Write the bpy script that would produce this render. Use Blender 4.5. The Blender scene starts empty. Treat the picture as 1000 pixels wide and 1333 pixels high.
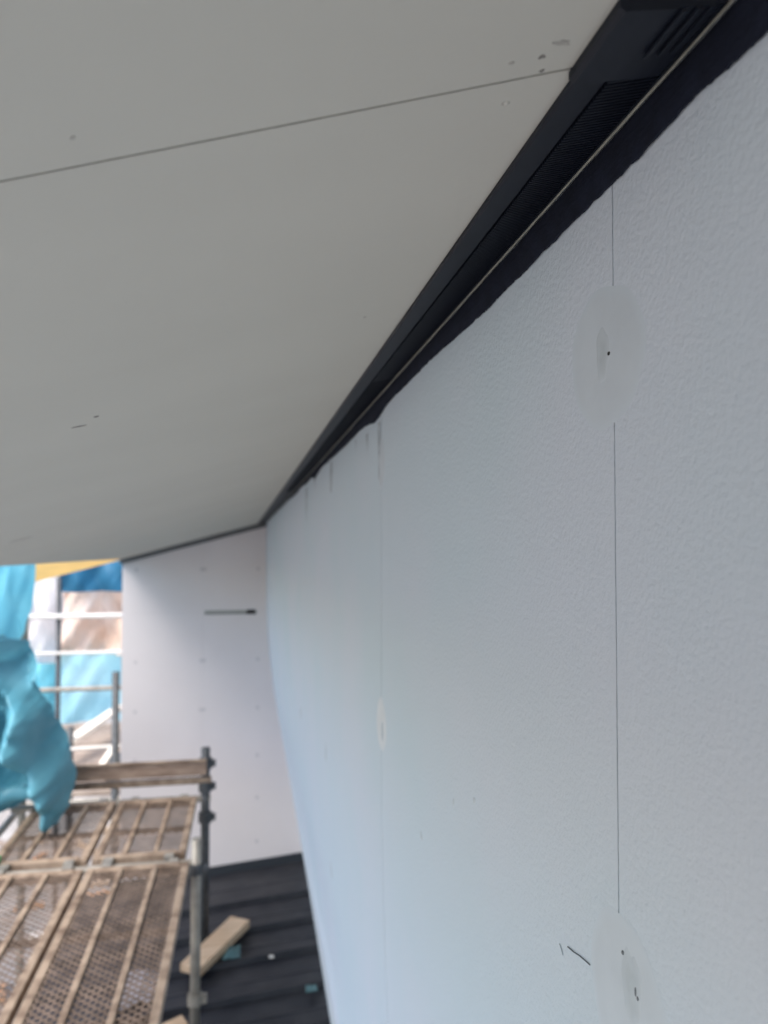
import bpy, bmesh, math, random
from mathutils import Vector, noise

# ------------------------------------------------------------------ camera, world, sun, exposure
scene = bpy.context.scene
COL = scene.collection
EYE = 5.4                                   # camera height above the ground (standing on an upper scaffold deck)
R = math.radians
YAW = math.atan(0.173); PITCH = math.atan(0.030)

cam_data = bpy.data.cameras.new('camera')
cam = bpy.data.objects.new('camera', cam_data); COL.objects.link(cam)
cam.location = (0, 0, EYE)
cam.rotation_euler = (math.pi / 2 + PITCH, 0, -YAW)
cam_data.sensor_fit = 'VERTICAL'; cam_data.sensor_height = 36.0
cam_data.lens = 36.0 * 1000 / 1333
cam_data.clip_start = 0.02; cam_data.clip_end = 2000
cam_data.dof.use_dof = True
cam_data.dof.focus_distance = 0.62
cam_data.dof.aperture_fstop = 6.0
scene.camera = cam

SUN_EL, SUN_AZ = R(58), R(-128)              # azimuth measured from +Y towards +X: behind the camera and to the left
world = bpy.data.worlds.new('World'); scene.world = world; world.use_nodes = True
wn = world.node_tree.nodes; wl = world.node_tree.links
sky = wn.new('ShaderNodeTexSky'); sky.sky_type = 'NISHITA'; sky.sun_disc = False
sky.sun_elevation = SUN_EL; sky.sun_rotation = SUN_AZ
sky.air_density = 1.0; sky.dust_density = 2.0; sky.ozone_density = 1.0
wl.new(sky.outputs[0], wn['Background'].inputs[0]); wn['Background'].inputs[1].default_value = 0.14

sd = bpy.data.lights.new('sun', 'SUN'); sd.energy = 1.5; sd.angle = R(42); sd.color = (1.0, 0.95, 0.89)
sun = bpy.data.objects.new('sun', sd); COL.objects.link(sun)
d = Vector((math.sin(SUN_AZ) * math.cos(SUN_EL), math.cos(SUN_AZ) * math.cos(SUN_EL), math.sin(SUN_EL)))
sun.rotation_euler = (-d).to_track_quat('-Z', 'Y').to_euler()
sun.location = d * 40

vs = scene.view_settings
vs.view_transform = 'Standard'; vs.look = 'None'; vs.gamma = 1.0; vs.use_curve_mapping = False
vs.exposure = 1.45
scene.cycles.max_bounces = 10; scene.cycles.diffuse_bounces = 6

# ------------------------------------------------------------------ materials
def mat(name, col, rough=0.7, var=0.0, vscale=8.0, col2=None, bump=0.0, bscale=40.0, metal=0.0,
        transl=0.0, spec=0.4, detail=4.0, bdist=0.002, stretch=(1, 1, 1), split=(0.35, 0.65)):
    m = bpy.data.materials.new(name); m.use_nodes = True
    n = m.node_tree.nodes; l = m.node_tree.links
    b = n['Principled BSDF']
    b.inputs['Roughness'].default_value = rough
    b.inputs['Metallic'].default_value = metal
    b.inputs['Specular IOR Level'].default_value = spec
    tc = n.new('ShaderNodeTexCoord'); mp = n.new('ShaderNodeMapping'); mp.inputs['Scale'].default_value = stretch
    l.new(tc.outputs['Object'], mp.inputs['Vector'])
    src = None
    if var or col2:
        t = n.new('ShaderNodeTexNoise'); t.inputs['Scale'].default_value = vscale; t.inputs['Detail'].default_value = detail
        l.new(mp.outputs[0], t.inputs['Vector'])
        rp = n.new('ShaderNodeValToRGB')
        c2 = col2 or tuple(min(1, c * (1 + var)) for c in col)
        c1 = col if col2 else tuple(c * (1 - var) for c in col)
        rp.color_ramp.elements[0].position = split[0]; rp.color_ramp.elements[0].color = (*c1, 1)
        rp.color_ramp.elements[1].position = split[1]; rp.color_ramp.elements[1].color = (*c2, 1)
        l.new(t.outputs['Fac'], rp.inputs['Fac']); l.new(rp.outputs[0], b.inputs['Base Color']); src = rp.outputs[0]
    else:
        b.inputs['Base Color'].default_value = (*col, 1)
    if bump:
        t2 = n.new('ShaderNodeTexNoise'); t2.inputs['Scale'].default_value = bscale; t2.inputs['Detail'].default_value = 3
        l.new(mp.outputs[0], t2.inputs['Vector'])
        bp = n.new('ShaderNodeBump'); bp.inputs['Strength'].default_value = bump; bp.inputs['Distance'].default_value = bdist
        l.new(t2.outputs['Fac'], bp.inputs['Height']); l.new(bp.outputs[0], b.inputs['Normal'])
    if transl:
        tr = n.new('ShaderNodeBsdfTranslucent'); mx = n.new('ShaderNodeMixShader'); mx.inputs[0].default_value = transl
        if src: l.new(src, tr.inputs['Color'])
        else: tr.inputs['Color'].default_value = (*col, 1)
        l.new(b.outputs[0], mx.inputs[1]); l.new(tr.outputs[0], mx.inputs[2])
        l.new(mx.outputs[0], n['Material Output'].inputs['Surface'])
    return m

M = {}
M['board'] = mat('coated_board_blue_bounce', (0.56, 0.66, 0.715), 0.62, 0.0, 2.2, col2=(0.60, 0.665, 0.73), bump=0.55, bscale=230, bdist=0.0016, spec=0.35)  # white board; blue bounce from the tarp is mixed into the base colour
def feather(m, base):
    """thin filler: its colour fades into the board's towards the rim"""
    n = m.node_tree.nodes; l = m.node_tree.links; b = n['Principled BSDF']
    at = n.new('ShaderNodeAttribute'); at.attribute_name = 'body'
    mx = n.new('ShaderNodeMix'); mx.data_type = 'RGBA'; mx.inputs[6].default_value = (*base, 1)
    src = b.inputs['Base Color'].links[0].from_socket
    l.new(at.outputs['Fac'], mx.inputs[0]); l.new(src, mx.inputs[7]); l.new(mx.outputs[2], b.inputs['Base Color'])
M['putty'] = mat('filler_putty', (0.565, 0.628, 0.672), 0.75, 0.03, 22.0, bump=0.25, bscale=60, bdist=0.0008, spec=0.25)
M['putty_dark'] = mat('filler_putty_smudge', (0.49, 0.55, 0.58), 0.85, 0.05, 60.0)
M['putty_pale'] = mat('fresh_filler', (0.68, 0.72, 0.74), 0.75, 0.03, 22.0)
feather(M['putty_pale'], (0.588, 0.663, 0.716)); feather(M['putty'], (0.588, 0.663, 0.716)); feather(M['putty_dark'], (0.565, 0.628, 0.672))
M['endboard'] = mat('primed_end_board', (0.78, 0.72, 0.715), 0.8, 0.02, 2.5, bump=0.15, bscale=90)
M['soffit'] = mat('soffit_board', (0.515, 0.518, 0.475), 0.85, 0.018, 3.0, bump=0.3, bscale=60, bdist=0.0008, stretch=(1, 1.6, 1), detail=8.0)
M['dark'] = mat('shadow_gap', (0.03, 0.03, 0.035), 0.9)
M['blackplastic'] = mat('black_vinyl', (0.006, 0.009, 0.017), 0.5, 0.1, 30.0, spec=0.3)
M['blackribs'] = mat('black_vent_ribs', (0.006, 0.010, 0.019), 0.55, spec=0.25)
M['felt'] = mat('asphalt_felt', (0.009, 0.012, 0.024), 0.85, 0.2, 60.0, bump=0.3, bscale=300, spec=0.2)
M['sealant'] = mat('pale_sealant', (0.30, 0.305, 0.265), 0.8, 0.12, 80.0)
M['scuff'] = mat('scuff_grey', (0.20, 0.195, 0.185), 0.9, 0.3, 200.0)
M['scuff_soft'] = mat('scuff_light', (0.40, 0.395, 0.37), 0.9, 0.15, 200.0)
M['stain'] = mat('bitumen_drip', (0.42, 0.48, 0.52), 0.8, 0.2, 60.0)
M['stain_dark'] = mat('bitumen_drip_dark', (0.15, 0.17, 0.19), 0.8, 0.2, 60.0)
M['pit'] = mat('pit_black', (0.02, 0.02, 0.02), 0.9)
M['greytrim'] = mat('grey_trim', (0.14, 0.145, 0.15), 0.6, 0.08, 20.0)
M['fixing'] = mat('primed_fixing', (0.60, 0.56, 0.565), 0.8)
M['roof'] = mat('charcoal_roof_metal', (0.012, 0.013, 0.018), 0.5, 0.0, 7.0, col2=(0.030, 0.030, 0.034), split=(0.42, 0.75), detail=8.0, spec=0.4, bump=0.08, bscale=12, bdist=0.004)
M['flash'] = mat('charcoal_flashing', (0.022, 0.026, 0.033), 0.4, spec=0.5)
M['honey'] = mat('honey_timber', (0.80, 0.50, 0.17), 0.6, 0.08, 6.0, stretch=(1, 8, 8))
M['steel'] = mat('weathered_scaffold_steel', (0.16, 0.105, 0.07), 0.65, 0.0, 14.0, col2=(0.38, 0.285, 0.205), detail=8.0, split=(0.3, 0.6), metal=0.15, bump=0.1, bscale=200)
M['mesh'] = mat('rusty_mesh_steel', (0.12, 0.085, 0.062), 0.65, 0.0, 14.0, col2=(0.25, 0.18, 0.135), detail=8.0, metal=0.25)
M['galv'] = mat('dull_galvanised_pipe', (0.24, 0.22, 0.19), 0.5, 0.0, 15.0, col2=(0.36, 0.33, 0.28), metal=0.3)
M['darkpipe'] = mat('dark_pipe', (0.075, 0.08, 0.085), 0.5, 0.25, 30.0, metal=0.3)
M['rust'] = mat('rusted_toe_board', (0.20, 0.135, 0.10), 0.75, 0.0, 9.0, col2=(0.34, 0.25, 0.19), stretch=(1, 4, 4))
M['whitepipe'] = mat('pale_pipe', (0.72, 0.69, 0.64), 0.5, 0.05, 10.0)
M['tarp'] = mat('light_blue_tarp', (0.16, 0.55, 0.68), 0.42, 0.0, 4.0, col2=(0.24, 0.66, 0.76), transl=0.4, bump=0.35, bscale=18, bdist=0.012, spec=0.5)
M['tarp_shade'] = mat('blue_tarp_shade', (0.10, 0.34, 0.43), 0.42, 0.0, 3.0, col2=(0.17, 0.46, 0.55), transl=0.2, bump=0.1, bscale=20, bdist=0.004, spec=0.5)  # same tarp as the hanging sheet, shade on its lower part coloured in
M['cyan'] = mat('cyan_sheet', (0.45, 0.82, 0.92), 0.5, 0.0, 2.0, col2=(0.56, 0.87, 0.95), transl=0.45)
M['navy'] = mat('deep_blue_sheet', (0.02, 0.14, 0.25), 0.5, 0.1, 4.0, transl=0.15)
M['beige'] = mat('beige_dust_sheet', (0.76, 0.53, 0.39), 0.7, 0.0, 1.6, col2=(0.90, 0.77, 0.68), transl=0.3, split=(0.3, 0.7), detail=2.0)
M['white'] = mat('white_sheet', (0.88, 0.83, 0.80), 0.7, 0.03, 3.0, transl=0.4)
M['oldwood'] = mat('weathered_plank', (0.22, 0.17, 0.14), 0.8, 0.0, 5.0, col2=(0.42, 0.34, 0.28), stretch=(1, 12, 12))
M['newwood'] = mat('fresh_timber', (0.56, 0.38, 0.24), 0.7, 0.0, 5.0, col2=(0.68, 0.50, 0.34), stretch=(1, 9, 9))
M['palewood'] = mat('pale_batten', (0.80, 0.72, 0.62), 0.7, 0.06, 6.0)
M['orangewood'] = mat('orange_timber', (0.70, 0.36, 0.18), 0.7, 0.12, 6.0)
M['tealscrap'] = mat('teal_plastic', (0.06, 0.13, 0.14), 0.5, 0.15, 15.0)
M['lilac'] = mat('dusty_plastic', (0.34, 0.31, 0.32), 0.6, 0.2, 20.0)
M['green'] = mat('green_plastic', (0.03, 0.35, 0.10), 0.5)
M['dirt'] = mat('site_dirt', (0.26, 0.22, 0.185), 0.95, 0.0, 1.3, col2=(0.45, 0.415, 0.375), bump=0.6, bscale=7, bdist=0.05, detail=8)
M['pale_wall'] = mat('pale_render', (0.62, 0.60, 0.56), 0.9, 0.04, 4.0)

# ------------------------------------------------------------------ helpers (heights given relative to the camera's eye)
def link(name, me, m, parent=None):
    o = bpy.data.objects.new(name, me); COL.objects.link(o)
    if m and not me.materials: me.materials.append(m)
    if parent: o.parent = parent
    return o
def tag(o, label=None, cat=None, group=None, kind=None):
    if label: o['label'] = label
    if cat: o['category'] = cat
    if group: o['group'] = group
    if kind: o['kind'] = kind
    return o
def thing(name, label, cat, group=None):
    o = bpy.data.objects.new(name, None); COL.objects.link(o); o.empty_display_size = 0.05
    return tag(o, label, cat, group)
class MB:
    def __init__(s): s.v = []; s.f = []
    def add(s, v, f):
        k = len(s.v); s.v += [tuple(p) for p in v]; s.f += [tuple(i + k for i in q) for q in f]; return s
    def hexa(s, p):     # 8 corners: bottom 0-3 ccw, top 4-7
        return s.add(p, [(3, 2, 1, 0), (4, 5, 6, 7), (0, 1, 5, 4), (1, 2, 6, 5), (2, 3, 7, 6), (3, 0, 4, 7)])
    def box(s, x0, x1, y0, y1, z0, z1):
        return s.hexa([(x0, y0, z0), (x1, y0, z0), (x1, y1, z0), (x0, y1, z0), (x0, y0, z1), (x1, y0, z1), (x1, y1, z1), (x0, y1, z1)])
    def bar(s, a, b, w, t, up=(0, 0, 1)):
        a = Vector(a); b = Vector(b); dr = (b - a).normalized(); sd_ = dr.cross(Vector(up)).normalized(); u = sd_.cross(dr)
        sd_ *= w / 2; u *= t / 2
        return s.hexa([a - sd_ - u, a + sd_ - u, b + sd_ - u, b - sd_ - u, a - sd_ + u, a + sd_ + u, b + sd_ + u, b - sd_ + u])
    def tube(s, a, b, r, n=12):
        a = Vector(a); b = Vector(b); dr = (b - a).normalized()
        x = dr.orthogonal().normalized(); y = dr.cross(x)
        ring = [x * (r * math.cos(2 * math.pi * i / n)) + y * (r * math.sin(2 * math.pi * i / n)) for i in range(n)]
        return s.add([a + q for q in ring] + [b + q for q in ring],
                     [(i, (i + 1) % n, n + (i + 1) % n, n + i) for i in range(n)] + [tuple(range(n))[::-1], tuple(range(n, 2 * n))])
    def mesh(s, name, smooth=False):
        me = bpy.data.meshes.new(name)
        me.from_pydata([(x, y, z + EYE) for x, y, z in s.v], [], s.f); me.validate()
        bm = bmesh.new(); bm.from_mesh(me); bmesh.ops.recalc_face_normals(bm, faces=bm.faces); bm.to_mesh(me); bm.free()
        if smooth:
            for p in me.polygons: p.use_smooth = True
        return me
    def obj(s, name, m, parent=None, smooth=False, bevel=0.0):
        o = link(name, s.mesh(name, smooth), m, parent)
        if bevel:
            b = o.modifiers.new('bevel', 'BEVEL'); b.width = bevel; b.segments = 2; b.limit_method = 'ANGLE'
        return o
def grid_sheet(fn, nu, nv, thick=None):
    """fn(u,v) -> point; optional second skin offset for thickness (vector fn)"""
    mb = MB()
    V = [fn(i / nu, j / nv) for j in range(nv + 1) for i in range(nu + 1)]
    Fc = [(j * (nu + 1) + i, j * (nu + 1) + i + 1, (j + 1) * (nu + 1) + i + 1, (j + 1) * (nu + 1) + i) for j in range(nv) for i in range(nu)]
    mb.add(V, Fc)
    if thick:
        k = len(V)
        V2 = [tuple(a + b for a, b in zip(p, thick)) for p in V]
        per = [i for i in range(nu + 1)] + [j * (nu + 1) + nu for j in range(1, nv + 1)] + \
              [nv * (nu + 1) + i for i in range(nu - 1, -1, -1)] + [j * (nu + 1) for j in range(nv - 1, 0, -1)]
        mb.v += V2; mb.f += [tuple(i + k for i in q[::-1]) for q in Fc]
        P = len(per); b0 = len(mb.v)                       # the rim has its own vertices, so smooth faces stay flat at the edge
        mb.v += [V[i] for i in per] + [V2[i] for i in per]
        mb.f += [(b0 + i, b0 + (i + 1) % P, b0 + P + (i + 1) % P, b0 + P + i) for i in range(P)]
    return mb
def nz(x, y, z, s=1.0): return noise.noise(Vector((x * s, y * s, z * s)))

# ------------------------------------------------------------------ shape of the house (surveyed surfaces)
YF = 6.0                                     # the end wall
def ramp(Y): return (Y - 0.5) / 5.5
def wall_top_x(Y): return 0.25 - 0.133 * ramp(Y)
def lean(h):                                 # lower part of the side wall steps back under the bulge
    t = -0.86 - h
    return 0.0 if t < -0.5 else (0.18 * (t + 0.5) ** 2 / 2.0 if t < 0.5 else 0.18 * t)
def wx(Y, h): return wall_top_x(Y) + lean(h) * max(0.0, Y / 6.0) ** 0.42
def felt_h(Y): return 0.246 - 0.146 * ramp(Y)               # where the felt's ragged edge lies
def soffit_h(X, Y): return 0.286 - 0.183 * ramp(Y) + (0.295 - 0.03 * ramp(Y)) * (X - wall_top_x(Y))
def roof_h(X): return -2.535 + 0.092 * X
EAVE = -0.944

# ------------------------------------------------------------------ ground
g = MB(); g.add([(-400, -400, -EYE), (400, -400, -EYE), (400, 900, -EYE), (-400, 900, -EYE)], [(0, 1, 2, 3)])
tag(g.obj('ground', M['dirt']), kind='structure')

# ------------------------------------------------------------------ the house
house = thing('house', 'unfinished house with pale board walls under a sloping grey soffit', 'house')

# side wall: boards with open joints, each a curved slab
side = bpy.data.objects.new('side_wall', None); COL.objects.link(side); side.parent = house
tag(side, 'white coated board wall, blue bounce light in its colour, running away beside the camera')
bk = MB()
bk.hexa([(0.56, -3, -EYE), (0.75, -3, -EYE), (0.75, YF + 2.5, -EYE), (0.56, YF + 2.5, -EYE),
         (0.56, -3, 0.55), (0.75, -3, 0.55), (0.75, YF + 2.5, 0.55), (0.56, YF + 2.5, 0.55)])
bk.obj('wall_core', M['dark'], side)
JOINTS = [-2.06, -1.2, -0.352, 0.500, 1.352, 2.20, 3.05, 3.90, 4.75, 5.60, 6.03]
for k in range(len(JOINTS) - 1):
    y0 = JOINTS[k] + (0.0018 if k == 4 else 0.0008 if k < 4 else 0.0002); y1 = JOINTS[k + 1] - (0.0008 if k < 4 else 0.0002)
    def fn(u, v, y0=y0, y1=y1):
        Y = y0 + (y1 - y0) * u
        h = -2.9 + (2.9 + soffit_h(wall_top_x(Y), Y) + 0.01) * v
        if u in (0, 1): Y += 0.0005 * nz(u * 9, h, 1, 28) + 0.0004 * nz(u * 5, h, 3, 95)      # chipped board edges
        return (wx(Y, h) + 0.00015 * nz(Y, h, 3.0, 2.5), Y, h)
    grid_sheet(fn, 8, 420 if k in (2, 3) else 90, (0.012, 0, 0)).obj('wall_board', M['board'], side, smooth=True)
def on_wall(Y, h, off=0.0): return (wx(Y, h) - off, Y, h)
def wall_patch(name, m, Y, h, ry, rh, off=0.0004, n=40, rough=0.04, seed=0, dome=0.0003):
    mb = MB(); rng = random.Random(seed)
    ph = [rng.uniform(0, 6.28) for _ in range(4)]
    def rr(a): return 1 + rough * (math.sin(2 * a + ph[0]) + 0.6 * math.sin(3 * a + ph[1]) + 0.4 * math.sin(7 * a + ph[2]))
    V = [on_wall(Y, h, off + dome)]; F = []
    rings = [0.3, 0.6, 0.85, 1.0]
    for q, t in enumerate(rings):
        for i in range(n):
            a = 2 * math.pi * i / n
            o = off + dome * (1 - t * t) if q < 3 else 0.00005
            V.append(on_wall(Y + ry * t * rr(a) * math.cos(a), h + rh * t * rr(a) * math.sin(a), o))
    F += [(0, 1 + i, 1 + (i + 1) % n) for i in range(n)]
    for q in range(len(rings) - 1):
        b0 = 1 + q * n
        F += [(b0 + i, b0 + n + i, b0 + n + (i + 1) % n, b0 + (i + 1) % n) for i in range(n)]
    mb.add(V, F)
    o = mb.obj(name, m, side, smooth=True)
    at = o.data.attributes.new('body', 'FLOAT', 'POINT')
    for i in range(len(V)): at.data[i].value = 1.0 if i < 1 + n else (1.0 if name == 'putty_patch' else 0.65) if i < 1 + 2 * n else ((0.8 if i < 1 + 3 * n else 0.0) if name == 'putty_patch' else (0.3 if i < 1 + 3 * n else 0.0))
    return o
wall_patch('putty_patch', M['putty'], 0.513, 0.128, 0.053, 0.053, seed=1)
wall_patch('putty_patch', M['putty'], 0.490, -0.318, 0.052, 0.060, seed=2)
wall_patch('putty_patch', M['putty_pale'], 1.352, -0.335, 0.046, 0.050, seed=3)
wall_patch('putty_patch', M['putty'], 1.352, -0.905, 0.046, 0.050, seed=4)
wall_patch('putty_patch', M['putty'], 1.352, 0.128, 0.030, 0.045, seed=5)
# fillers pressed over the screw heads, pits and knocks
wall_patch('putty_smudge', M['putty_dark'], 0.515, 0.130, 0.012, 0.020, off=0.0008, seed=6, rough=0.12)
wall_patch('screw_pit', M['pit'], 0.5055, 0.1285, 0.0016, 0.0016, off=0.0012, n=10, seed=7)
wall_patch('putty_smudge', M['putty_dark'], 0.482, -0.300, 0.013, 0.030, off=0.0008, seed=8, rough=0.14)
wall_patch('screw_pit', M['stain_dark'], 0.4933, -0.2825, 0.0015, 0.0016, off=0.0012, n=10, seed=9)
wall_patch('screw_pit', M['stain_dark'], 0.4765, -0.2990, 0.0013, 0.0034, off=0.0012, n=10, seed=10)
wall_patch('screw_pit', M['stain_dark'], 0.4738, -0.3017, 0.0014, 0.0018, off=0.0012, n=10, seed=11)
wall_patch('putty_smudge', M['putty_dark'], 1.340, -0.345, 0.012, 0.020, off=0.0008, seed=12)
wall_patch('putty_smudge', M['stain'], 1.352, -0.900, 0.018, 0.016, off=0.0008, seed=13)
for (Y, h, ry, rh) in ((0.82, -0.29, 0.004, 0.004), (1.06, -0.42, 0.006, 0.006), (0.90, -0.32, 0.003, 0.005), (2.2, -0.62, 0.02, 0.03),
                       (2.2, -0.95, 0.02, 0.03), (3.05, -0.7, 0.03, 0.03)):
    wall_patch('knock_mark', M['putty_dark'], Y, h, ry, rh, off=0.0004, n=14, rough=0.2, seed=int(Y * 100 - h * 50), dome=0.0003)
def wall_line(name, m, pts, w):
    mb = MB()
    for (a, b) in zip(pts[:-1], pts[1:]):
        mb.bar(on_wall(*a, 0.0006), on_wall(*b, 0.0006), w, 0.0006, up=(1, 0, 0))
    return mb.obj(name, m, side)
wall_line('scratch', M['stain_dark'], [(0.5816, -0.3242), (0.5700, -0.3225), (0.5601, -0.3200), (0.5430, -0.3175)], 0.0007)
wall_line('scratch', M['stain'], [(0.5969, -0.3297), (0.5908, -0.3356)], 0.0010)
# dark runs below the felt
def streak(Y, h0, h1, w, m, seed):
    def fn(u, v):
        h = h0 + (h1 - h0) * v; ww = w * (0.55 + 0.45 * math.sin(2.2 * v + seed)) * (1 - 0.5 * v)
        return on_wall(Y + (u - 0.5) * ww + 0.12 * w * nz(v * 4, seed, 1), h, 0.0006)
    grid_sheet(fn, 2, 10).obj('drip_stain', m, side)
streak(1.372, 0.205, 0.10, 0.030, M['stain'], 1.0); streak(1.50, 0.200, 0.165, 0.03, M['stain'], 2.0)
streak(1.64, 0.205, 0.180, 0.03, M['stain'], 2.6); streak(2.06, 0.200, 0.115, 0.07, M['stain'], 0.4)
streak(2.48, 0.185, 0.150, 0.08, M['stain_dark'], 3.0); streak(2.75, 0.170, 0.05, 0.09, M['stain'], 1.7)

# black roofing felt turned down over the boards, its lower edge torn
def felt_edge(Y):
    e = felt_h(Y) + 0.006 * nz(Y, 0.3, 0.7, 4.5) + 0.0018 * nz(Y, 2.0, 0.1, 19) + 0.0015 * nz(Y, 5.0, 0.4, 75) + 0.0008 * nz(Y, 1.0, 0.4, 260)
    e -= 0.010 * math.exp(-((Y - 1.40) / 0.07) ** 2) + 0.012 * math.exp(-((Y - 2.45) / 0.10) ** 2) - 0.004 * math.exp(-((Y - 0.40) / 0.04) ** 2)
    return e
def ffn(u, v):
    Y = 0.30 + (YF - 0.05 - 0.30) * u ** 2.2 if u > 0 else 0.30
    e = felt_edge(Y); t = soffit_h(wall_top_x(Y), Y) - 0.010
    h = e + (t - e) * v
    return (wx(Y, h) - 0.0035 - 0.0015 * math.sin(3.1 * v) - 0.001 * nz(Y, h, 1, 14), Y, h)
felt = grid_sheet(ffn, 900, 5, (0.002, 0, 0)).obj('felt_strip', M['felt'], house)
tag(felt, 'black felt strip with torn lower edge along the wall top')
def ffn0(u, v):
    Y = -1.5 + 1.797 * u
    e = 0.262 + 0.012 * nz(Y, 0.3, 0.7, 3.5) - 0.012 * (1 - u); t = soffit_h(wall_top_x(Y), Y) - 0.010
    return (wx(Y, e) - 0.004, Y, e + (t - e) * v)
grid_sheet(ffn0, 60, 2, (0.002, 0, 0)).obj('felt_strip', M['felt'], house)

# pale bead between vent trim and felt
def bead(u, v):
    Y = 0.20 + (YF - 0.25) * u ** 2.0
    t = soffit_h(wall_top_x(Y), Y)
    w = 0.00055 + 0.0004 * nz(Y, 7, 1, 22) + 0.0005 * nz(Y, 3, 1, 90)
    c = t - 0.0112 - 0.0008 * nz(Y, 9, 4, 6) - 0.0007 * nz(Y, 4, 4, 30)
    return (wx(Y, t) - 0.0075, Y, c + (v - 0.5) * w * 2)
tag(grid_sheet(bead, 300, 2, (0.0012, 0, 0)).obj('sealant_bead', M['sealant'], house), 'thin pale bead between black vent trim and felt')

# black vent trim along the soffit edge
trim = bpy.data.objects.new('vent_trim', None); COL.objects.link(trim); trim.parent = house
tag(trim, 'long black vinyl eave vent trim with fine ribs')
def sec(Y, a, dz):                            # a = distance from the wall along the soffit, dz = drop below it
    X = wall_top_x(Y) - a
    return (X, Y, soffit_h(X, Y) - dz)
def sweep(prof, y0, y1, n, p=1.0):
    V = []; F = []; k = len(prof)
    for i in range(n + 1):
        Y = y0 + (y1 - y0) * (i / n) ** p
        V += [sec(Y, a, dz) for a, dz in prof]
    for i in range(n):
        F += [(i * k + j, i * k + (j + 1) % k, (i + 1) * k + (j + 1) % k, (i + 1) * k + j) for j in range(k)]
    F += [tuple(range(k)), tuple(range(n * k, n * k + k))[::-1]]
    return MB().add(V, F)
sweep([(0.068, -0.004), (0.068, 0.0035), (0.066, 0.005), (0.047, 0.0062), (0.0455, 0.0045), (0.0455, -0.004)], 0.36, YF - 0.02, 40, 1.6).obj('flange', M['blackplastic'], trim)
sweep([(0.045, -0.004), (0.045, 0.004), (0.010, 0.004), (0.010, 0.0085), (0.0065, 0.0085), (0.0065, -0.004)], 0.36, YF - 0.02, 40, 1.6).obj('channel', M['blackribs'], trim)
rb = MB(); Y = 0.372
while Y < 3.2:
    w = 0.0017
    A = [sec(Y, 0.0445, 0.0045), sec(Y, 0.011, 0.0045), sec(Y + w, 0.011, 0.0045), sec(Y + w, 0.0445, 0.0045),
         sec(Y, 0.0445, 0.0072), sec(Y, 0.011, 0.0086), sec(Y + w, 0.011, 0.0086), sec(Y + w, 0.0445, 0.0072)]
    rb.hexa(A); Y += 0.0036 * (1 if Y < 1.2 else 2)
tag(rb.obj('vent_ribs', M['blackplastic'], trim), kind='stuff')
# joint cover at the trim's near end
cv = sweep([(0.0725, -0.003), (0.0725, 0.0045), (0.0695, 0.0075), (0.045, 0.0105), (0.016, 0.0125), (0.0125, 0.011), (0.0125, -0.003)], 0.352, 0.412, 6)
cvo = cv.obj('joint_cover', M['blackplastic'], trim)
for a in (0.020, 0.0275, 0.036):
    sweep([(a, 0.0120), (a, 0.0140), (a + 0.003, 0.0137), (a + 0.003, 0.0120)], 0.3515, 0.389, 2).obj('cover_ridge', M['blackplastic'], cvo)

# soffit boards
sof = bpy.data.objects.new('soffit', None); COL.objects.link(sof); sof.parent = house
tag(sof, 'warm grey board soffit sloping down to the eave')
def sboard(y0, y1):
    def fn(u, v):
        Y = y0 + (y1 - y0) * v; X = EAVE + (wall_top_x(Y) + 0.03 - EAVE) * u
        return (X, Y, soffit_h(X, Y))
    grid_sheet(fn, 8, 12, (0, 0, 0.012)).obj('soffit_board', M['soffit'], sof)
SJ = 0.4085
sboard(-2.5, -1.412); sboard(-1.4088, SJ - 0.0012); sboard(SJ + 0.0012, YF + 0.02)
def upper(y0, y1, d0, d1, x0=EAVE - 0.01, x1=0.9):
    mb = MB()
    def pt(X, Y, dd): return (X, Y, soffit_h(X, Y) + dd)
    return mb.hexa([pt(x0, y0, d0), pt(x1, y0, d0), pt(x1, y1, d0), pt(x0, y1, d0), pt(x0, y0, d1), pt(x1, y0, d1), pt(x1, y1, d1), pt(x0, y1, d1)])
def sback(u, v):
    Y = -2.5 + (YF + 2.48) * v; X = EAVE + 0.002 + 1.6 * u
    return (X, Y, soffit_h(X, Y) + 0.016)
grid_sheet(sback, 10, 40, (0, 0, 0.01)).obj('soffit_backing', M['dark'], sof)
rf = upper(-2.6, YF + 2.45, 0.16, 0.20, EAVE - 0.10, 2.5).obj('main_roof', M['roof'], house)
def pt(X, Y, dd): return (X, Y, soffit_h(X, Y) + dd)
def ffas(u, v):
    Y = -2.5 + (YF + 2.55) * u
    return (EAVE - 0.002, Y, soffit_h(EAVE, Y) + 0.002 + 0.156 * v)
grid_sheet(ffas, 20, 1, (-0.024, 0, 0)).obj('fascia', M['soffit'], house)
def soffit_mark(name, m, X, Y, rx, ry, ang=0.0, dz=0.0004, seed=0, n=14, dome=0.0):
    rng = random.Random(seed); mb = MB(); V = []; F = []
    prof = [rng.uniform(0.6, 1.15) for _ in range(n)]
    ca, sa = math.cos(ang), math.sin(ang)
    def q(t, i, dd):
        a = 2 * math.pi * i / n; x = rx * prof[i] * t * math.cos(a); y = ry * prof[i] * t * math.sin(a)
        xx, yy = X + x * ca - y * sa, Y + x * sa + y * ca
        return (xx, yy, soffit_h(xx, yy) - dd)
    V.append((X, Y, soffit_h(X, Y) - dz - dome)); V += [q(0.6, i, dz + dome * 0.6) for i in range(n)] + [q(1, i, dz) for i in range(n)] + [q(1, i, -0.002) for i in range(n)]
    F += [(0, 1 + i, 1 + (i + 1) % n) for i in range(n)]
    for r0 in (1, 1 + n): F += [(r0 + i, r0 + n + i, r0 + n + (i + 1) % n, r0 + (i + 1) % n) for i in range(n)]
    mb.add(V, F).obj(name, m, sof)
soffit_mark('scuff_mark', M['scuff_soft'], 0.1625, 0.381, 0.0065, 0.0022, 0.3, seed=1)
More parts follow.
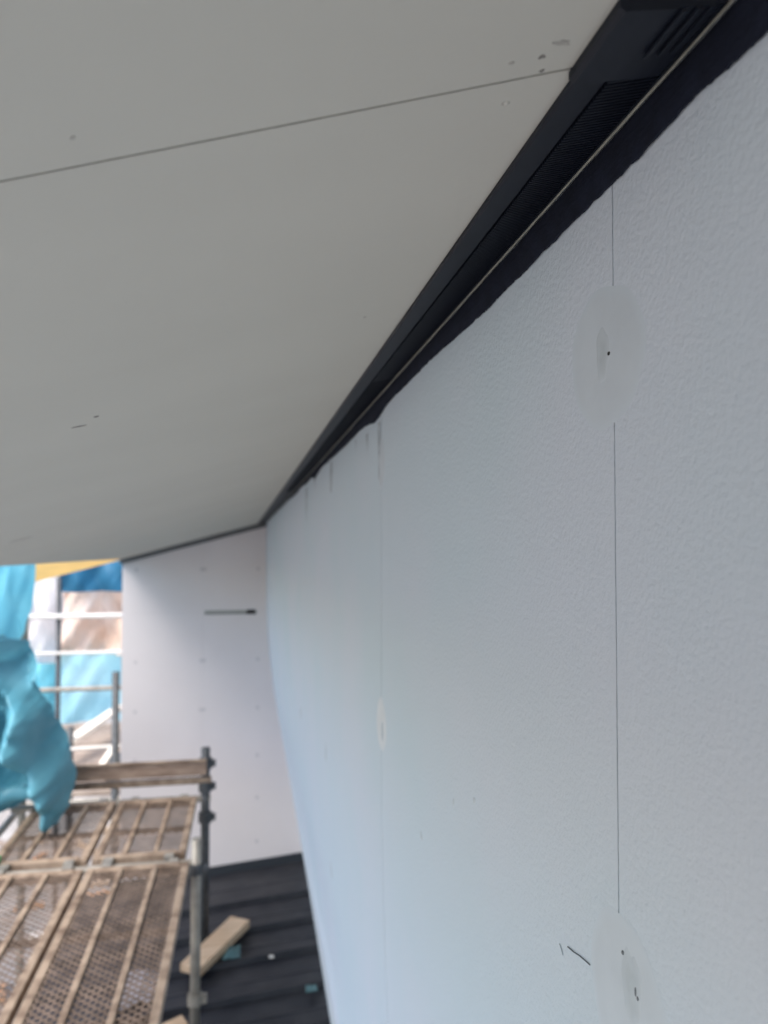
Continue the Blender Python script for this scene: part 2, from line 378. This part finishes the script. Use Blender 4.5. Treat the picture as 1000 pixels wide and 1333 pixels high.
soffit_mark('scuff_mark', M['scuff'], 0.1550, 0.3905, 0.0022, 0.0020, 0.3, seed=2)
soffit_mark('scuff_mark', M['scuff'], 0.1605, 0.4045, 0.0018, 0.0015, 0.1, seed=3)
soffit_mark('scuff_mark', M['scuff_soft'], 0.1380, 0.391, 0.0020, 0.0016, 0.1, seed=4)
soffit_mark('nail_head', M['soffit'], 0.1490, 0.432, 0.0022, 0.0024, 0, seed=5, dome=0.0012)
soffit_mark('nail_dent', M['scuff_soft'], 0.1465, 0.432, 0.0010, 0.0020, 0, seed=6)
soffit_mark('nail_dent', M['scuff'], -0.188, 0.985, 0.004, 0.005, 0, seed=7)
soffit_mark('scuff_mark', M['scuff'], -0.214, 1.015, 0.009, 0.004, 0.3, seed=8)
soffit_mark('scuff_mark', M['scuff_soft'], -0.630, 2.28, 0.035, 0.028, 0.3, seed=9)
soffit_mark('nail_dent', M['scuff_soft'], -0.085, 0.382, 0.0015, 0.0015, 0, seed=10)
soffit_mark('nail_dent', M['scuff_soft'], 0.122, 0.83, 0.002, 0.003, 0, seed=11)

# end wall
end = bpy.data.objects.new('end_wall', None); COL.objects.link(end); end.parent = house
tag(end, 'pinkish white end wall with faint fixings facing the scaffold')
def epanel(x0, x1, z0, z1a, z1b):
    MB().hexa([(x0, YF, z0), (x1, YF, z0), (x1, YF + 0.014, z0), (x0, YF + 0.014, z0),
               (x0, YF, z1a), (x1, YF, z1b), (x1, YF + 0.014, z1b), (x0, YF + 0.014, z1a)]).obj('wall_board', M['endboard'], end)
xs = [EAVE - 0.002, -0.357, 0.46]; g2 = 0.0004
for a, b in zip(xs[:-1], xs[1:]):
    epanel(a + g2, b - g2, -2.62, -0.587 - g2, -0.587 - g2)
    epanel(a + g2, b - g2, -0.587 + g2, soffit_h(a, YF) - 0.004, soffit_h(b, YF) - 0.004)
MB().hexa([(EAVE, YF + 0.016, -EYE), (1.0, YF + 0.016, -EYE), (1.0, YF + 2.4, -EYE), (EAVE, YF + 2.4, -EYE),
           (EAVE, YF + 0.016, soffit_h(EAVE, YF)), (1.0, YF + 0.016, soffit_h(1.0, YF)), (1.0, YF + 2.4, soffit_h(1.0, YF)), (EAVE, YF + 2.4, soffit_h(EAVE, YF))]).obj('wall_core', M['pale_wall'], end)
for X in (-0.845, -0.345, -0.368, 0.055):
    for h in (-0.26, -0.95, -1.32, -1.68, -2.0, -2.33):
        MB().tube((X, YF + 0.002, h), (X, YF - 0.0012, h), 0.013, 10).obj('fixing', M['fixing'], end)
MB().box(-0.345, 0.045, YF - 0.003, YF + 0.003, -0.604, -0.573).obj('open_joint', M['scuff_soft'], end)
MB().box(-0.345, 0.045, YF - 0.004, YF - 0.0031, -0.602, -0.594).obj('open_joint', M['scuff'], end)
MB().box(-0.03, 0.035, YF - 0.006, YF + 0.003, -0.606, -0.571).obj('joint_plug', M['pit'], end)
MB().hexa([(EAVE - 0.02, YF - 0.026, soffit_h(EAVE, YF) - 0.042), (0.16, YF - 0.026, soffit_h(0.16, YF) - 0.038), (0.16, YF - 0.001, soffit_h(0.16, YF) - 0.038), (EAVE - 0.02, YF - 0.001, soffit_h(EAVE, YF) - 0.042),
           (EAVE - 0.02, YF - 0.026, soffit_h(EAVE, YF) - 0.001), (0.16, YF - 0.026, soffit_h(0.16, YF) - 0.001), (0.16, YF - 0.001, soffit_h(0.16, YF) - 0.001), (EAVE - 0.02, YF - 0.001, soffit_h(EAVE, YF) - 0.001)]).obj('eave_trim', M['greytrim'], end)
# honey coloured barge board running on past the end wall
def bg(X, dd): return -0.182 + 0.262 * (X - EAVE) + dd
MB().hexa([(-1.95, YF + 0.06, bg(-1.95, 0)), (EAVE - 0.004, YF + 0.06, bg(EAVE, 0)), (EAVE - 0.004, YF + 0.09, bg(EAVE, 0)), (-1.95, YF + 0.09, bg(-1.95, 0)),
           (-1.95, YF + 0.06, bg(-1.95, 0.2)), (EAVE - 0.004, YF + 0.06, bg(EAVE, 0.2)), (EAVE - 0.004, YF + 0.09, bg(EAVE, 0.2)), (-1.95, YF + 0.09, bg(-1.95, 0.2))]).obj('barge_board', M['honey'], house)

# lower roof: standing seam sheets
lr = bpy.data.objects.new('lower_roof', None); COL.objects.link(lr); lr.parent = house
tag(lr, 'charcoal standing seam metal roof below the scaffold')
SEAM = [1.78, 2.14, 2.50, 2.87, 3.23, 3.595, 3.96, 4.31, 4.68, 5.04, 5.42, 5.98]
for a, b in zip(SEAM[:-1], SEAM[1:]):
    def rp(X, Y, dd): return (X, Y, roof_h(X) + dd)
    mb = MB(); prof = [(a + 0.002, 0.0), (a + 0.012, 0.036), (a + 0.024, 0.036), (a + 0.030, 0.003), ((a + b) / 2 - 0.02, 0.003), ((a + b) / 2, 0.008), ((a + b) / 2 + 0.02, 0.003), (b - 0.002, 0.003)]
    V = [rp(X, y, dd) for X in (-1.22, 0.54) for y, dd in prof] + [rp(X, y, -0.012) for X in (-1.22, 0.54) for y, dd in prof]
    k = len(prof); F = [(i, i + 1, k + i + 1, k + i) for i in range(k - 1)] + [(2 * k + i + 1, 2 * k + i, 3 * k + i, 3 * k + i + 1) for i in range(k - 1)]
    F += [(i + 1, i, 2 * k + i, 2 * k + i + 1) for i in range(k - 1)] + [(k + i, k + i + 1, 3 * k + i + 1, 3 * k + i) for i in range(k - 1)]
    F += [(0, k, 3 * k, 2 * k), (2 * k - 1, k - 1, 3 * k - 1, 4 * k - 1)]
    mb.add(V, F).obj('roof_sheet', M['roof'], lr)
MB().hexa([(EAVE - .01, YF - 0.02, roof_h(EAVE) + 0.0), (0.54, YF - 0.02, roof_h(.54) + 0.0), (0.54, YF - 0.004, roof_h(.54)), (EAVE - .01, YF - 0.004, roof_h(EAVE)),
           (EAVE - .01, YF - 0.012, roof_h(EAVE) + 0.06), (0.54, YF - 0.012, roof_h(.54) + 0.06), (0.54, YF - 0.004, roof_h(.54) + 0.065), (EAVE - .01, YF - 0.004, roof_h(EAVE) + 0.065)]).obj('flashing', M['flash'], lr)
MB().box(-1.30, -1.225, 1.75, 6.0, roof_h(-1.22) - 0.10, roof_h(-1.22) - 0.015).obj('gutter', M['flash'], lr)
MB().box(-1.10, 0.53, 1.85, 5.95, -EYE, roof_h(-1.1) - 0.06).obj('lower_wall', M['pale_wall'], lr)

# ------------------------------------------------------------------ scaffold decks
DH = -1.6
def deck(x0, x1, y0, y1, label, group, mesh_seed=0):
    t = thing('scaffold_deck', label, 'scaffold deck', group)
    for xa in (x0, x1 - 0.034): MB().box(xa, xa + 0.034, y0, y1, DH - 0.045, DH).obj('side_rail', M['steel'], t, bevel=0.004)
    for q in (1 / 3, 2 / 3):
        xc = x0 + (x1 - x0) * q
        MB().box(xc - 0.012, xc + 0.012, y0 + 0.04, y1 - 0.04, DH - 0.022, DH + 0.006).obj('stiffener', M['steel'], t, bevel=0.003)
    for (ya, yb) in ((y0, y0 + 0.04), (y1 - 0.04, y1)):
        MB().box(x0 + 0.036, x1 - 0.036, ya, yb, DH - 0.045, DH + 0.002).obj('end_bar', M['steel'], t, bevel=0.004)
    n = int((y1 - y0) / 0.6)
    for i in range(1, n + 1):
        yc = y0 + (y1 - y0) * i / (n + 1)
        MB().box(x0 + 0.036, x1 - 0.036, yc - 0.012, yc + 0.012, DH - 0.046, DH - 0.024).obj('cross_bar', M['mesh'], t)
    mb = MB(); cw, cl = 0.0200, 0.036
    nx = int((x1 - x0 - 0.07) / cw); ny = int((y1 - y0 - 0.08) / (cl / 2)); cw = (x1 - x0 - 0.07) / nx; cl2 = (y1 - y0 - 0.08) / ny
    for j in range(ny):
        for i in range(nx):
            xm = x0 + 0.035 + i * cw; ya = y0 + 0.04 + j * cl2; yb = ya + cl2
            if (i + j) % 2: a, b = (xm, ya), (xm + cw, yb)
            else: a, b = (xm + cw, ya), (xm, yb)
            za, zb = (DH - 0.010, DH - 0.004)
            mb.bar((a[0], a[1], za), (b[0], b[1], zb), 0.0080, 0.0024)
    tag(mb.obj('mesh_panel', M['mesh'], t), kind='stuff')
    for xa in (x0 + 0.06, x1 - 0.10):
        for s, ye in ((-1, y0), (1, y1)):
            mb = MB(); mb.box(xa, xa + 0.045, min(ye, ye + s * 0.05), max(ye, ye + s * 0.05), DH - 0.02, DH + 0.004)
            mb.box(xa, xa + 0.045, min(ye + s * 0.044, ye + s * 0.055), max(ye + s * 0.044, ye + s * 0.055), DH - 0.06, DH - 0.0205)
            mb.obj('hook', M['galv'], t)
    return t
deck(-0.765, -0.290, 2.13, 3.925, 'long mesh scaffold deck right above the lower roof, beside the pale post', None)
deck(-1.255, -0.785, 2.13, 3.925, 'long mesh scaffold deck on the outer side, scraps visible through it', None)
deck(-0.768, -0.318, 4.035, 4.875, 'short mesh scaffold deck in front of the white end wall', None)
deck(-1.250, -0.792, 4.035, 4.875, 'short mesh scaffold deck with the blue tarp resting on it', None)

sc = thing('scaffold', 'rusty pipe scaffold frame between the house wall and the blue tarp', 'scaffold')
def post(x, y, z0, z1, m, parent=sc, r=0.0245):
    p = MB().tube((x, y, z0), (x, y, z1), r, 16).obj('post', m, parent, smooth=False)
    for q in p.data.polygons: q.use_smooth = len(q.vertices) == 4
    return p
def coupler(x, y, z, m, parent, r=0.038, hgt=0.05):
    MB().tube((x, y, z - hgt / 2), (x, y, z + hgt / 2), r, 12).box(x + r * 0.5, x + r * 1.5, y - 0.018, y + 0.018, z - 0.018, z + 0.018).obj('coupler', m, parent)
p1 = post(-0.262, 3.985, roof_h(-0.26) + 0.02, -1.515, M['galv'])
coupler(-0.262, 3.985, -2.30, M['galv'], p1); coupler(-0.262, 3.985, -1.66, M['darkpipe'], p1)
p2 = post(-0.272, 4.945, roof_h(-0.27) + 0.02, -1.325, M['darkpipe'], r=0.027)
for z in (-1.42, -1.56, -1.75): coupler(-0.272, 4.945, z, M['darkpipe'], p2, 0.042, 0.06)
MB().box(-0.33, -0.19, 3.92, 4.05, roof_h(-0.33) + 0.008, roof_h(-0.26) + 0.022).obj('base_plate', M['galv'], sc)
MB().box(-0.34, -0.20, 4.875, 5.01, roof_h(-0.34) + 0.008, roof_h(-0.27) + 0.022).obj('base_plate', M['galv'], sc)
for y, z1 in ((3.985, -1.0), (5.16, 0.4)):
    post(-1.40, y, -EYE, z1, M['galv'])
for y, m in ((3.985, M['galv']), (4.945, M['galv'])):
    MB().tube((-1.40, y, DH - 0.035), (-0.24, y, DH - 0.035), 0.021, 12).obj('transom', m, sc)
MB().tube((-1.42, 4.93, -1.517), (-0.235, 4.93, -1.517), 0.022, 12).obj('transom', M['steel'], sc)
MB().tube((-1.40, 2.1, DH - 0.09), (-1.40, 5.1, DH - 0.09), 0.021, 12).obj('ledger', M['galv'], sc)
tb = MB().box(-1.24, -0.262, 4.89, 4.907, -1.478, -1.392)
tbo = thing('toe_board', 'rusty brown toe board across the end of the short decks', 'toe board')
tb.obj('board', M['rust'], tbo, bevel=0.003); MB().box(-1.24, -0.262, 4.882, 4.909, -1.3915, -1.382).obj('top_flange', M['steel'], tbo)

# ------------------------------------------------------------------ loose things on the roof
def lumber(label, a, b, w, t, m=M['newwood'], grp=None, up=(0, 0, 1), name='timber_offcut', cat='timber'):
    o = MB().bar(a, b, w, t, up).obj(name, m, None, bevel=min(w, t) * 0.1)
    return tag(o, label, cat, grp)
def rz(x, d): return roof_h(x) + d
lumber('short tan plank lying across roof seams beside the pale post', (-0.33, 4.60, rz(-0.33, 0.075)), (-0.055, 5.06, rz(-0.055, 0.075)), 0.14, 0.05)
lumber('stubby tan timber block standing at the foot of the pale post', (-0.44, 4.00, rz(-0.44, 0.085)), (-0.31, 4.06, rz(-0.31, 0.085)), 0.09, 0.09)
def scrap(label, name, cat, m, cx, cy, z, sx, sy, sz, seed):
    def fn(u, v):
        a = (u - 0.5) * 2; b = (v - 0.5) * 2
        return (cx + sx * a * (1 + 0.2 * nz(a, b, seed)), cy + sy * b * (1 + 0.2 * nz(b, a, seed + 3)), z + sz * (0.5 + 0.9 * nz(a * 1.5, b * 1.5, seed + 7)) * (1 - 0.6 * max(abs(a), abs(b))))
    return tag(grid_sheet(fn, 10, 10, (0, 0, -0.003)).obj(name, m), label, cat)
scrap('crumpled teal plastic scrap under the tan plank', 'plastic_scrap', 'scrap', M['tealscrap'], -0.10, 4.76, rz(-0.10, 0.042), 0.05, 0.07, 0.04, 1.0)
scrap('teal tape end lying where roof meets the side wall', 'plastic_scrap', 'scrap', M['tealscrap'], 0.335, 4.25, rz(0.355, 0.042), 0.03, 0.03, 0.01, 5.0)
scrap('small pale paper scrap on the black roof', 'paper_scrap', 'scrap', M['whitepipe'], 0.13, 4.62, rz(0.13, 0.055), 0.014, 0.012, 0.01, 9.0)
scrap('crumpled white plastic under the right hand mesh deck', 'plastic_scrap', 'scrap', M['lilac'], -0.62, 4.55, rz(-0.62, 0.045), 0.10, 0.16, 0.06, 12.0)
lumber('tan batten lying under the right hand mesh deck', (-1.05, 4.14, rz(-1.05, 0.055)), (-0.45, 4.18, rz(-0.45, 0.055)), 0.06, 0.03)
lumber('grey batten lying under the right hand mesh deck', (-1.1, 3.72, rz(-1.1, 0.055)), (-0.40, 3.80, rz(-0.40, 0.055)), 0.05, 0.03, M['oldwood'])

# ------------------------------------------------------------------ blue tarp hung at the outer scaffold corner
tp = thing('blue_tarp', 'light blue tarp hung from the scaffold, bunched up over the deck end', 'tarp')
def interp(tab, v):
    for (a, x), (b, y) in zip(tab[:-1], tab[1:]):
        if a <= v <= b:
            t = (v - a) / (b - a); t = t * t * (3 - 2 * t); return x + (y - x) * t
    return tab[-1][1] if v > tab[-1][0] else tab[0][1]
# right-hand outline of the upper sheet (drop v=0 top .. 1) in metres
UP = [(0, -1.26), (0.4, -1.28), (0.58, -1.295), (0.70, -1.33), (0.85, -1.42), (1, -1.58)]
def tri(x): return abs((x % 1.0) - 0.5) * 2
_fr = random.Random(21)
FOLD = [(_fr.uniform(-0.9, 0.9), _fr.uniform(0.7, 2.4), _fr.uniform(0, 1), _fr.uniform(0.4, 1.0)) for _ in range(7)]
def crumple(X, h, k=1.0):                                # straight sharp creases running in many directions
    a = 0.0
    for ang, fr, ph, am in FOLD:
        q = (X * math.cos(ang) + h * math.sin(ang)) * fr * k + ph + 0.35 * nz(X * 1.3, h * 1.3, ph * 9)
        a += am / fr * (tri(q) - 0.5)
    return a
def up_fn(u, v):
    xr = interp(UP, v); xl = -2.9
    X = xr + (xl - xr) * u; h = 0.25 - 1.15 * v
    y = 4.93 + 0.03 * math.sin(X * 17 + 1.2 * math.sin(v * 3)) * (0.4 + v) + 0.07 * crumple(X, h * 0.5, 2.6)
    return (X, y, h)
grid_sheet(up_fn, 120, 80).obj('hanging_sheet', M['tarp'], tp, smooth=True)
LOW = [(0, -1.36), (0.08, -1.28), (0.25, -1.18), (0.45, -1.09), (0.65, -1.02), (0.82, -0.985), (0.93, -0.99), (1, -1.03)]
def low_fn(u, v):
    xr = interp(LOW, v); xl = -2.6
    X = xr + (xl - xr) * u; h = -0.56 - 1.01 * v + 0.16 * math.sin(min(1.0, u * 2.2) * 1.6) * (1 - v)
    s = X * 0.9 + h * 1.1
    y = 4.70 + 0.05 * math.sin(s * 7.5 + 1.1) + 0.30 * crumple(X + 0.4 * h, h, 2.3) + 0.06 * crumple(h, X, 5.0) - 0.08
    pk = math.exp(-(((X + 1.27 + 0.3 * (h + 1.33)) / 0.095) ** 4 + ((h + 1.33) / 0.10) ** 4)); y += 0.20 * pk        # hollow of a fold
    y -= 0.10 * math.sin(math.pi * v) * (1 - min(1, u * 4))
    y += 0.08 * (1 - min(1, u * 9)) ** 2
    return (X, y, h)
grid_sheet(low_fn, 170, 120).obj('bunched_fold', M['tarp_shade'], tp, smooth=True)
def lip_fn(u, v):
    a = v * 2 * math.pi
    X = -1.14 - 0.50 * u; c = -1.53 + 0.10 * math.sin(u * 5.0 + 0.4) * (0.3 + u) ; r = 0.045 * (1 - 0.3 * math.sin(u * 9))
    return (X, 4.73 + r * math.cos(a) + 0.02 * nz(X * 9, a, 2), c + r * math.sin(a))
grid_sheet(lip_fn, 30, 14).obj('rolled_hem', M['tarp_shade'], tp, smooth=True)

# ------------------------------------------------------------------ neighbouring scaffold stage with sheets
fs = thing('far_scaffold', 'pale pipe scaffold stage beyond the end wall', 'scaffold')
DZ = -2.25
for x, y, z0, z1, m in ((-2.25, 9.7, -EYE, -0.5, M['darkpipe']), (-1.165, 7.1, -EYE, -1.205, M['darkpipe']), (-1.735, 8.0, -EYE, -1.88, M['darkpipe']),
                        (-5.0, 9.7, -EYE, -0.5, M['galv']), (-5.0, 7.1, -EYE, -1.2, M['galv'])):
    post(x, y, z0, z1, m, fs, 0.032 if y < 9 else 0.03)
for z, r in ((-0.965, 0.030), (-1.40, 0.020)): MB().tube((-5.2, 9.66, z), (-0.95, 9.66, z), r, 10).obj('guard_rail', M['whitepipe'], fs)
MB().tube((-5.2, 9.1, -1.72), (-0.95, 9.1, -1.72), 0.026, 10).obj('guard_rail', M['galv'], fs)
MB().tube((-5.2, 9.9, -0.42), (-0.95, 9.9, -0.36), 0.03, 10).obj('guard_rail', M['galv'], fs)
for y in (7.1, 9.65): MB().tube((-5.2, y, DZ - 0.07), (-0.96, y, DZ - 0.07), 0.025, 10).obj('transom', M['galv'], fs)
MB().tube((-2.2, 7.6, -2.0), (-1.15, 7.6, -1.98), 0.014, 8).obj('tie_bar', M['whitepipe'], fs)
rng = random.Random(4)
for i in range(11):
    y = 7.15 + i * 0.232
    o = MB().box(-5.1 + rng.uniform(-.1, .1), -0.96, y, y + 0.215, DZ - 0.04, DZ + rng.uniform(-0.006, 0.008)).obj('stage_plank', M['oldwood'])
    tag(o, 'weathered grey brown plank laid across the far stage', 'plank', 'planks of the far stage')
lumber('long pale batten slanting over the far weathered stage', (-1.74, 8.0, -2.02), (-1.46, 9.3, -1.97), 0.12, 0.04, M['palewood'])
lumber('short pinkish batten slanting in front of the far stage', (-1.37, 7.25, -2.16), (-1.25, 7.6, -1.98), 0.06, 0.03, M['palewood'])
lumber('dark offcut block leaning on the far stage post', (-1.22, 7.22, -2.17), (-1.20, 7.47, -2.04), 0.10, 0.10, M['darkpipe'])

def hanging(name, label, m, x0, x1, h0, h1, y, amp, fx, seed, nu=60, nv=30, grp=None):
    def fn(u, v):
        X = x0 + (x1 - x0) * u; h = h0 + (h1 - h0) * v
        yy = y + amp * (math.sin(X * fx + 2 * nz(X, h, seed, 0.8)) * 0.6 + 1.2 * nz(X * 1.5, h * 1.5, seed) + 0.7 * nz(X * 4 + h * 3, h * 2, seed + 2) + 1.6 * crumple(X, h + seed, 2.0))
        hh = h + (0.03 * nz(X * 3, seed, 1) if 0 < v else 0)
        return (X, yy, hh)
    return tag(grid_sheet(fn, nu, nv).obj(name, m, None, smooth=True), label, 'sheet', grp)
hanging('deep_blue_sheet', 'deep blue sheet strip hanging under the eave beyond the end wall', M['navy'], -2.28, -0.9, -0.30, -0.69, 9.82, 0.04, 3, 1.0)
hanging('beige_sheet', 'creased beige dust sheet behind pale guard rails', M['beige'], -2.29, -0.9, -0.62, -1.47, 10.0, 0.12, 4, 2.0, 90, 50)
hanging('cyan_sheet', 'bright cyan sheet hanging below the beige dust sheet', M['cyan'], -2.27, -0.9, -1.43, -2.26, 9.86, 0.05, 4, 3.0)
hanging('white_sheet', 'bright white sheet between the tarp and the beige dust sheet', M['white'], -5.4, -2.2, -0.30, -2.2, 10.25, 0.10, 3, 4.0)
hanging('pale_blue_sheet', 'pale blue sheet gathered behind the dark far post', M['tarp'], -3.3, -2.26, -1.55, -2.24, 9.95, 0.08, 6, 5.0)

# ------------------------------------------------------------------ scraps on the ground, seen through the outer decks
rng = random.Random(11)
cols = [('white', M['palewood']), ('orange', M['orangewood']), ('tan', M['newwood']), ('grey', M['oldwood'])]
for i in range(46):
    x = rng.uniform(-6.0, -1.9); y = rng.uniform(7.0, 15.0); a = rng.uniform(0, 3.14); L = rng.uniform(0.25, 0.9)
    cname, m = cols[rng.choice([0, 1, 2, 2, 3, 3, 3])]
    dx, dy = L * math.cos(a), L * math.sin(a); t = rng.uniform(0.03, 0.08)
    lumber('%s timber scrap scattered on the dirt below the scaffold' % cname, (x, y, -EYE + t / 2 + 0.004), (x + dx, y + dy, -EYE + t / 2 + 0.004),
           rng.uniform(0.06, 0.16), t, m, '%s timber scraps on the ground' % cname, name='timber_scrap')
tag(MB().box(-1.33, -1.20, 4.0, 4.09, DH - 0.002, DH + 0.03).obj('plastic_clip', M['green'], bevel=0.01), 'small green plastic clip at the joint of the outer decks', 'clip')
